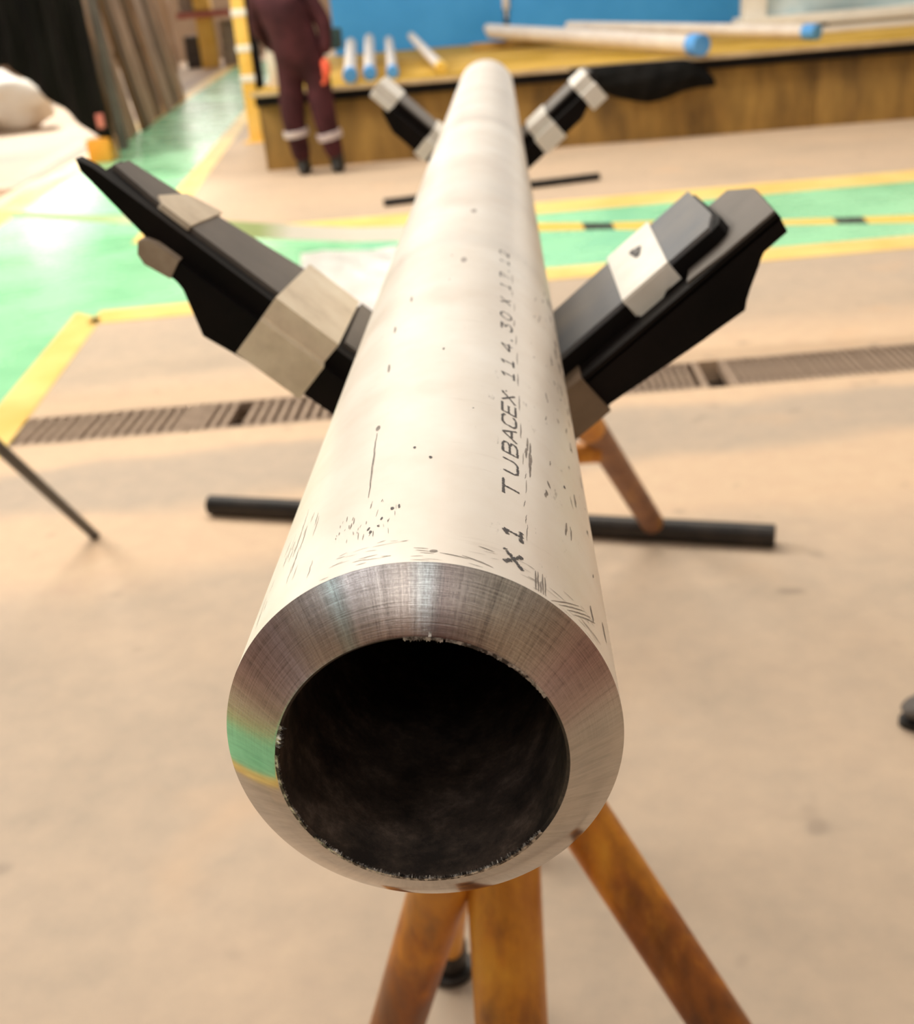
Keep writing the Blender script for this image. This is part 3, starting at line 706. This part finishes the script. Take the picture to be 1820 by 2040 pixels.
# ------------------------------------------------------------------ mustard table with its load
TA = .026; TC = Vector((-2.14, 10.36, 0))
TM = Matrix.Translation(TC) @ Matrix.Rotation(TA, 4, 'Z')
def tp(x, y, z): return TM @ Vector((x, y, z))
ZT = .668
tab = thing('steel_table', 'long mustard brown steel table behind the pipe, tubes lying on its top', 'table', tuple(TC))
bm = NB(); box(bm, (0, .0, ZT-.028), (9.5, 5.95, ZT), .004, TM); link('tabletop', bm, TOPM, tab)
bm = NB(); box(bm, (-.004, -.012, ZT-.034), (9.5, .05, ZT), .001, TM); link('top_edge', bm, EDGEM, tab, label='pale front edge of the top, its lit look painted in')
for k in range(4):
    x0, x1 = (0.06, 2.6, 4.9, 7.2)[k], (2.597, 4.897, 7.197, 9.44)[k]
    bm = NB(); box(bm, (x0, .10, 0), (x1, .125, ZT-.03), .003, TM); link('front_panel', bm, MUST, tab)
bm = NB(); box(bm, (.04, .10, 0), (.065, 5.8, ZT-.03), .003, TM); link('end_panel', bm, MUST, tab)
bm = NB(); box(bm, (9.44, .10, 0), (9.465, 5.8, ZT-.03), .003, TM); link('end_panel', bm, MUST, tab)
bm = NB(); box(bm, (.06, 5.8, 0), (9.44, 5.83, ZT-.03), .003, TM); link('back_panel', bm, MUST, tab)
bm = NB(); box(bm, (.03, .01, ZT-.115), (9.46, .10, ZT-.03), .002, TM); link('overhang_shade', bm, BLKPLATE, tab)  # black strip standing in for shade under the table overhang

# blue wall-like panel behind the table top
bp = thing('blue_panel', 'large flat bright blue panel standing behind the table top', 'panel', (.5, 16.4, 0))
TB = Matrix.Translation((-2.15, 16.36, 0)) @ Matrix.Rotation(.026, 4, 'Z')
bm = NB(); box(bm, (0, 0, 0), (2.26, .08, 3.0), .004, TB); link('sheet', bm, BLUE, bp)
bm = NB(); box(bm, (2.33, 0, 0), (5.55, .08, 3.0), .004, TB); link('sheet', bm, BLUE, bp)
bm = NB(); box(bm, (2.262, .02, 0), (2.328, .07, 3.0), 0, TB); link('joint_strip', bm, DKBLUE, bp)
bm = NB(); box(bm, (2.25, -.04, 1.06), (2.34, .0, 1.22), .012, TB); box(bm, (2.28, -.03, .95), (2.31, -.002, 1.06), .006, TB); link('latch', bm, WPIPE, bp, label='small pale hanging latch')
# loose tubes with caps
def loose(a, b, r, cap, label, group='pale tubes on the mustard table'):
    a = Vector(a); a.z = ZT+r*1.16+.002; b = Vector(b); d = (b-a).normalized()
    t = thing('loose_tube', label, 'tube', tuple(a), group)
    bm = NB(); tube(bm, a, b, r, seg=20, bev=.002); link('tube_wall', bm, WPIPE, t)
    bm = NB(); tube(bm, a-d*.045, a+d*.11, r*1.14, seg=20, bev=.006); link('end_cap', bm, cap, t)
loose((-1.290, 10.62, ZT+.064), (-1.72, 14.6, .865), .058, CAPB, 'pale tube with blue cap nearest the person in maroon')
loose((-1.13, 10.75, ZT+.060), (-1.50, 14.6, .900), .054, CAPB, 'second blue-capped pale tube from the person, partly crossing its neighbour')
loose((-.93, 10.80, ZT+.056), (-1.27, 14.6, .86), .048, CAPB, 'blue-capped pale tube just above the far stand arm')
loose((-.50, 10.90, ZT+.054), (-1.00, 14.6, .885), .046, CAPY, 'pale tube with a yellow end, immediately left of the pipe')
loose((1.715, 10.42, ZT+.092), (-.05, 14.5, .87), .078, CAPB, 'thick pale tube with blue cap overhanging the table front, right of the pipe')
loose((1.62, 11.95, ZT+.07), (-.10, 15.3, .88), .056, CAPB, 'pale tube whose blue cap shows just behind the thick tube cap')
loose((2.90, 11.35, ZT+.07), (.85, 14.5, .85), .060, CAPB, 'pale tube with blue cap farthest right on the table')
bm = NB(); box(bm, (1.95, 4.06, ZT+.001), (3.3, 4.16, ZT+.085), .01, TM)
tag(link('timber_bearer', bm, MUST), 'brown bearer across the table carrying the rear ends of the tubes', 'bearer')
# black bag hanging over the table front
bm = NB()
top = [(.60, .655), (.80, .66), (1.0, .662), (1.2, .66), (1.4, .66), (1.6, .655), (1.70, .62), (1.84, .50)]
bot = [(.74, .56), (.86, .47), (.98, .40), (1.12, .36), (1.28, .325), (1.44, .35), (1.60, .40), (1.86, .42)]
G_ = []
for k, (t_, b_) in enumerate(zip(top, bot)):
    row = []
    for j in range(9):
        s = j/8; bul = .10*math.sin(PI*s)**.7*(math.sin(PI*(k+.3)/8)+.15)+.012*math.sin(k*2.3+j*1.9)
        x = t_[0]*(1-s)+b_[0]*s; z = t_[1]*(1-s)+b_[1]*s
        row.append(bm.verts.new((x, 10.36+.026*(x+2.14)-.030-bul, z)))
    G_.append(row)
for k in range(7):
    for j in range(8): bm.faces.new((G_[k][j], G_[k+1][j], G_[k+1][j+1], G_[k][j+1]))
bmesh.ops.solidify(bm, geom=bm.faces[:], thickness=.006)
bmesh.ops.subdivide_edges(bm, edges=bm.edges[:], cuts=1, use_grid_fill=True, smooth=.6)
tag(link('plastic_bag', bm, DARK), 'crumpled black plastic bag hanging over the table front edge', 'bag')
# white machine frame on the right part of the table
mf = thing('machine_frame', 'white steel frame with raised ledge on the right end of the table', 'frame', (4.2, 13.5, ZT))
bm = NB(); box(bm, (2.62, 13.35, ZT+.05), (6.6, 13.85, ZT+.15), .01); link('ledge', bm, WHITE, mf)
for x in (2.9, 3.35, 4.6, 6.0):
    bm = NB(); box(bm, (x, 13.45, ZT), (x+.22, 13.75, ZT+.05), .004); link('foot', bm, DARK, mf)
bm = NB(); box(bm, (2.68, 13.5, ZT+.15), (2.92, 13.75, 2.2), .01); link('post', bm, WHITE, mf)
bm = NB(); box(bm, (4.55, 13.5, ZT+.15), (4.75, 13.75, 2.2), .01); link('post', bm, WHITE, mf)
bm = NB(); box(bm, (2.92, 13.6, ZT+.15), (4.55, 13.64, 1.9), .002); link('screen_panel', bm, simple('pale_blue_glass', (.45, .60, .66), (.62, .72, .74), 3, .2), mf)
bm = NB(); tube(bm, (3.3, 13.45, 1.02), (3.9, 13.45, 1.02), .03, seg=16, bev=.004); link('handle', bm, DARK, mf)
bm = NB(); box(bm, (3.2, 12.4, ZT), (6.4, 13.2, ZT+.02), .004)
tag(link('base_board', bm, simple('pale_board', (.66, .54, .42), (.78, .66, .52), 3, .5)), 'pale board lying on the table before the white frame', 'board')
# blue and white tall carton behind the person
bc = thing('standing_carton', 'tall blue and white carton standing on the table corner behind the person', 'carton', (-1.99, 10.98, ZT))
bm = NB(); box(bm, (-2.06, 10.9, ZT), (-1.985, 11.1, ZT+.50), .006); link('white_side', bm, WPIPE, bc, label='white half of the carton')
bm = NB(); box(bm, (-1.984, 10.9, ZT), (-1.90, 11.1, ZT+.52), .006); link('blue_side', bm, simple('mid_blue', (.06, .22, .58), (.10, .32, .68), 3, .4), bc, label='blue half of the carton')

# ------------------------------------------------------------------ yellow banded post behind the table corner
yp = thing('banded_post', 'yellow post with white bands standing behind the left table corner', 'post', (-2.70, 13.0, 0))
bm = NB(); box(bm, (-2.74, 12.93, 0), (-2.60, 13.07, 2.6), .006); link('column', bm, YPOST, yp)
for z in (.62, .92, 1.27, 1.6): 
    bm = NB(); box(bm, (-2.748, 12.92, z), (-2.592, 13.08, z+.07), .004); link('white_band', bm, WHITE, yp)
bm = NB(); box(bm, (-2.598, 12.96, 0), (-2.52, 13.06, 2.6), .003); link('back_channel', bm, BLKPLATE, yp)
bm = NB(); box(bm, (-2.80, 12.86, 0), (-2.50, 13.14, .02), .003); link('base_plate', bm, YPOST, yp)

# ------------------------------------------------------------------ left background: boards, curtain, sack, rack, column
bs = thing('board_stack', 'leaning row of weathered brown boards beside the green walkway', 'boards', (-4.8, 16, 0))
rd = random.Random(4)
y0 = 13.1; k = 0
while y0 < 20.6:
    w = rd.uniform(.42, .62); y1 = y0+w
    x0 = -4.30-.142*(y0-13.1); x1 = -4.30-.142*(y1-13.1); off = rd.uniform(-.03, .05)
    h = 3.1+rd.uniform(-.2, .2); lean = .16
    bm = NB()
    vs = []
    for (x, y) in ((x0+off, y0+.02), (x1+off, y1-.02)):
        for (dx, z) in ((0, 0), (-lean*h, h)):
            for th in (0, -.07): vs.append(bm.verts.new((x+dx+th, y, z)))
    a = vs
    for f in ((0, 2, 6, 4), (1, 5, 7, 3), (0, 1, 3, 2), (4, 6, 7, 5), (0, 4, 5, 1), (2, 3, 7, 6)): bm.faces.new([a[i] for i in f])
    bmesh.ops.bevel(bm, geom=bm.edges[:], offset=.01, segments=1, affect='EDGES')
    link('board', bm, BOARD if k % 3 != 1 else BOARDD, bs); y0 = y1+rd.uniform(.03, .12); k += 1
bm = NB()
for z in (.9, 2.2): tube(bm, (-4.50-.16*z, 13.0, z), (-5.56-.16*z, 20.6, z), .05, seg=10)
link('tie_rail', bm, BOARDD, bs)

cu = thing('curtain_screen', 'black hanging curtain screen on an orange footed pole at the upper left', 'screen', (-4.1, 12.2, 0))
bm = NB()
cols = 46; rows = 14; G_ = []
for i in range(cols+1):
    s = i/cols; xt = -6.6+s*2.52; 
    zb = 1.0 if xt < -4.95 else (1.0-(xt+4.95)*1.06)
    zb = max(zb, .20)
    row = []
    for j in range(rows+1):
        q = j/rows; z = 2.6+(zb-2.6)*q
        xx = xt + .10*max(0, s-.55)*q*2
        row.append(bm.verts.new((xx, 12.2+.055*math.sin(i*1.35+.4*math.sin(j*.5))+.01*math.sin(j*.9+i), z)))
    G_.append(row)
for i in range(cols):
    for j in range(rows): bm.faces.new((G_[i][j], G_[i+1][j], G_[i+1][j+1], G_[i][j+1]))
bmesh.ops.solidify(bm, geom=bm.faces[:], thickness=.01)
link('curtain', bm, CURT, cu)
bm = NB(); tube(bm, (-3.93, 12.28, .10), (-4.02, 12.28, 2.7), .055, .05, seg=20, bev=.004); link('pole', bm, DGREY, cu)
bm = NB(); tube(bm, (-6.7, 12.28, 2.62), (-3.95, 12.28, 2.62), .03, seg=14, bev=.003); link('top_rail', bm, DGREY, cu)
bm = NB(); tube(bm, (-6.6, 12.28, 0), (-6.6, 12.28, 2.7), .04, seg=14, bev=.003); link('pole', bm, DGREY, cu)
bm = NB(); box(bm, (-4.27, 12.1, 0), (-4.02, 12.42, .24), .03); link('foot_block', bm, ORNG, cu, label='orange foot block')
bm = NB(); box(bm, (-4.11, 12.10, .34), (-4.03, 12.13, .48), .01); link('tag_plate', bm, RED, cu, label='small faded red tag')

bm = NB()
bmesh.ops.create_icosphere(bm, subdivisions=4, radius=1)
rk = random.Random(2)
lum = [(Vector((rk.uniform(-1, 1), rk.uniform(-1, 1), rk.uniform(-1, 1))).normalized(), rk.uniform(.05, .22)) for _ in range(70)]
for v in bm.verts:
    n = v.co.normalized(); s = .9+sum(a*math.exp(-26*(1-n.dot(d))) for d, a in lum)
    v.co = Vector((-7.05+n.x*.62*s, 17.1+n.y*.45*s, max(0, .34+n.z*.40*s)))
tag(link('bulk_sack', bm, SACK), 'lumpy white sack on the floor behind the black curtain', 'sack')

bm = NB(); box(bm, (-8.75, 31.9, 0), (-8.38, 32.3, 6), .01); tag(link('hall_column', bm, PALE), 'pale hall column left of the far storage rack', 'column')
rk_ = thing('storage_rack', 'far storage rack with yellow upright, red beam and grey crates', 'rack', (-7.3, 32, 0))
for x in (-7.66, -5.6):
    bm = NB(); box(bm, (x, 31.8, 0), (x+.42, 32.1, 2.6), .01); link('upright', bm, YPOST, rk_)
for z in (1.20, 2.3):
    bm = NB(); box(bm, (-8.1, 31.68, z), (-5.2, 31.79, z+.14), .008); link('beam', bm, RED, rk_)
bm = NB(); box(bm, (-8.1, 31.8, 1.34), (-5.2, 33, 1.37)); link('shelf', bm, GREYB, rk_)
for i, (x, z, w, h, mt, lb) in enumerate(((-8.12, 0, .40, .78, DGREY, 'dark crate left of the yellow rack upright'), (-7.16, 0, .62, .5, GREYB, 'lower grey crate right of the yellow rack upright'),
                              (-7.14, .51, .56, .58, GREYB, 'upper grey crate right of the yellow rack upright'), (-8.1, 1.375, .38, .5, GREYB, 'crate on the rack shelf'))):
    cr = thing('crate', lb, 'crate', (x+w/2, 32.3, z), 'crates in the far rack')
    bm = NB(); box(bm, (x, 32.12, z), (x+w, 32.7, z+h), .015); link('crate_body', bm, mt, cr)
    for q in range(3):
        bm = NB(); box(bm, (x+.02, 32.09, z+h*(.12+.3*q)), (x+w-.02, 32.122, z+h*(.30+.3*q)), .006); link('slat', bm, mt, cr)

# ------------------------------------------------------------------ the person
def skin_mesh(name, pts, edges, radii, mat, parent, root=0, sub=2, label=None):
    me = bpy.data.meshes.new(name); me.from_pydata([tuple(p) for p in pts], edges, []); me.update()
    o = bpy.data.objects.new(name, me); COL.objects.link(o)
    md = o.modifiers.new('skin', 'SKIN'); md.use_smooth_shade = True
    if not me.skin_vertices: 
        bpy.context.view_layer.update()
    sv = me.skin_vertices[0].data
    for i, r in enumerate(radii): sv[i].radius = (r, r) if not isinstance(r, tuple) else r; sv[i].use_root = (i == root)
    s2 = o.modifiers.new('sub', 'SUBSURF'); s2.levels = sub; s2.render_levels = sub
    bpy.context.view_layer.update()
    dg = bpy.context.evaluated_depsgraph_get(); nm = bpy.data.meshes.new_from_object(o.evaluated_get(dg))
    o.modifiers.clear(); o.data = nm; nm.materials.clear(); nm.materials.append(mat); nm.shade_smooth()
    if parent is not None: put(o, parent)
    if label: o['label'] = label
    return o
def limb_band(a, b, t0, t1, r):
    a = Vector(a); b = Vector(b); bm = NB(); tube(bm, a.lerp(b, t0), a.lerp(b, t1), r, r, seg=24, bev=.004); return bm
def hand(parent, w, d, side, mat, name, sc=1.0, out=Vector((1, 0, 0))):
    w = Vector(w); d = Vector(d).normalized(); fwd = d.cross(out).normalized()
    pts = [w, w+d*.045*sc, w+d*.085*sc]; ed = [(0, 1), (1, 2)]; rr = [(.022*sc, .022*sc), (.030*sc, .026*sc), (.034*sc, .022*sc)]
    for k, (o_, L_) in enumerate(((-.030, .066), (-.010, .078), (.010, .072), (.030, .056))):
        b0 = w+d*.085*sc+fwd*o_*sc; i = len(pts)
        pts += [b0, b0+(d*.9+out*.1)*L_*.5*sc, b0+(d*.8+out*.35)*L_*sc]; ed += [(2, i), (i, i+1), (i+1, i+2)]; rr += [(.0125*sc,)*2, (.011*sc,)*2, (.009*sc,)*2]
    i = len(pts); b0 = w+d*.03*sc+fwd*-.028*sc
    pts += [b0, b0+(d*.6-fwd*.6)*.035*sc, b0+(d*.9-fwd*.7)*.06*sc]; ed += [(1, i), (i, i+1), (i+1, i+2)]; rr += [(.014*sc,)*2, (.0125*sc,)*2, (.010*sc,)*2]
    return skin_mesh(name, pts, ed, rr, mat, parent)
def person(pe, J, hx, hands, glove, face=1):
    E_ = [(0, 1), (1, 2), (2, 3), (3, 4), (0, 5), (5, 6), (6, 7), (0, 8), (8, 9), (9, 10), (3, 11), (11, 12), (12, 13), (3, 14), (14, 15), (15, 16)]
    Rd = [.195, .20, .235, .10, .06, .135, .108, .080, .135, .108, .080, .092, .072, .050, .092, .072, .050]
    skin_mesh('overalls', J, E_, Rd, COVER, pe)
    link('reflective_band', limb_band(J[6], J[7], .26, .40, .108), BAND, pe)
    link('reflective_band', limb_band(J[9], J[10], .32, .48, .108), BAND, pe)
    for a in (J[7], J[10]):
        bm = NB(); bmesh.ops.create_uvsphere(bm, u_segments=20, v_segments=12, radius=1)
        for v in bm.verts:
            x, y, z = v.co; v.co = Vector((a[0]+x*.058, a[1]+face*(.05+y*.14), max(0, .05+z*.055*(1-.3*y))))
        tube(bm, (a[0], a[1], .05), (a[0], a[1], .16), .058, .062, seg=18); link('boot', bm, BOOT, pe)
    for (w, d, out, sc) in hands: hand(pe, w, d, 1, glove, 'gloved_hand' if glove is GLOVE else 'hand', sc, Vector(out))
    HX, HY, HZ = hx
    bm = NB(); bmesh.ops.create_uvsphere(bm, u_segments=28, v_segments=20, radius=1)
    for v in bm.verts:
        x, y, z = v.co; w = 1-.22*max(0, -z); v.co = Vector((HX+x*.076*w, HY+y*.095*w, HZ+z*.118))
    tube(bm, (HX, HY-.02*face, HZ-.17), (HX, HY-.01*face, HZ-.06), .052, .05, seg=18)
    head = link('head', bm, SKIN, pe)
    for s in (-1, 1):
        bm = NB(); bmesh.ops.create_uvsphere(bm, u_segments=10, v_segments=8, radius=.012, matrix=Matrix.Translation((HX+s*.030, HY+face*.083, HZ+.005)))
        link('eye', bm, HAIR, head)
        bm = NB(); bmesh.ops.create_uvsphere(bm, u_segments=10, v_segments=8, radius=1, matrix=Matrix.Translation((HX+s*.076, HY, HZ-.005)) @ Matrix.Diagonal((.010, .020, .032, 1)))
        link('ear', bm, SKIN, head)
    bm = NB(); prism(bm, [(HX-.014, HZ-.035), (HX+.014, HZ-.035), (HX+.005, HZ+.012), (HX-.005, HZ+.012)], lambda a, b, c: Vector((a, c, b)), HY+face*.07, HY+face*.112, .004); link('nose', bm, SKIN, head)
    bm = NB(); box(bm, (HX-.024, HY+face*.075, HZ-.064), (HX+.024, HY+face*.090, HZ-.053), .004); link('mouth', bm, RED, head)
    bm = NB(); bmesh.ops.create_uvsphere(bm, u_segments=28, v_segments=16, radius=1)
    for v in bm.verts:
        x, y, z = v.co; v.co = Vector((HX+x*.082, HY-face*.012+y*.097, HZ+.03+max(z, -.45)*.100))
    link('hair', bm, HAIR, head)
YP = 10.0
pe = thing('person', 'person in maroon overalls with reflective leg bands standing at the table, orange-red glove', 'person', (-1.56, YP, 0))
J1 = [(-1.60, YP, .95), (-1.65, YP, 1.12), (-1.70, YP+.02, 1.30), (-1.735, YP+.03, 1.47), (-1.745, YP+.04, 1.55),
     (-1.70, YP, .86), (-1.735, YP-.02, .48), (-1.70, YP+.03, .10), (-1.50, YP, .86), (-1.465, YP-.04, .46), (-1.405, YP, .10),
     (-1.91, YP+.03, 1.42), (-1.95, YP+.07, 1.17), (-1.84, YP+.22, 1.0), (-1.52, YP+.02, 1.42), (-1.37, YP-.02, 1.17), (-1.395, YP-.06, .94)]
person(pe, J1, (-1.75, YP+.05, 1.665), [((-1.398, YP-.07, .925), (-.02, -.06, -1), (-1, 0, 0), 1.5), ((-1.82, YP+.24, .98), (.3, .8, -.35), (0, 0, -1), 1.1)], GLOVE)
bm = NB(); box(bm, (-1.36, YP-.05, .98), (-1.26, YP+.12, 1.14), .02); link('tool_pouch', bm, TEAL, pe, label='dark teal pouch at the right hip')
# the one standing behind the viewpoint, seen mirrored in the machined pipe end
X2, Y2 = .05, -.74
p2 = thing('person', 'person in maroon overalls close before the pipe end, seen only mirrored in its shiny rim', 'person', (X2, Y2, 0))
J2 = [(X2, Y2, .95), (X2, Y2, 1.12), (X2, Y2-.01, 1.30), (X2, Y2-.02, 1.45), (X2, Y2-.01, 1.53),
      (X2-.10, Y2, .86), (X2-.13, Y2+.02, .48), (X2-.15, Y2-.02, .10), (X2+.10, Y2, .86), (X2+.13, Y2+.02, .48), (X2+.15, Y2-.02, .10),
      (X2-.20, Y2, 1.42), (X2-.27, Y2+.12, 1.20), (X2-.13, Y2+.30, 1.30), (X2+.20, Y2, 1.42), (X2+.27, Y2+.12, 1.20), (X2+.13, Y2+.30, 1.30)]
person(p2, J2, (X2, Y2+.02, 1.65), [((X2-.125, Y2+.31, 1.305), (.25, 1, .25), (1, 0, 0), .95), ((X2+.125, Y2+.31, 1.305), (-.25, 1, .25), (-1, 0, 0), .95)], SKIN)
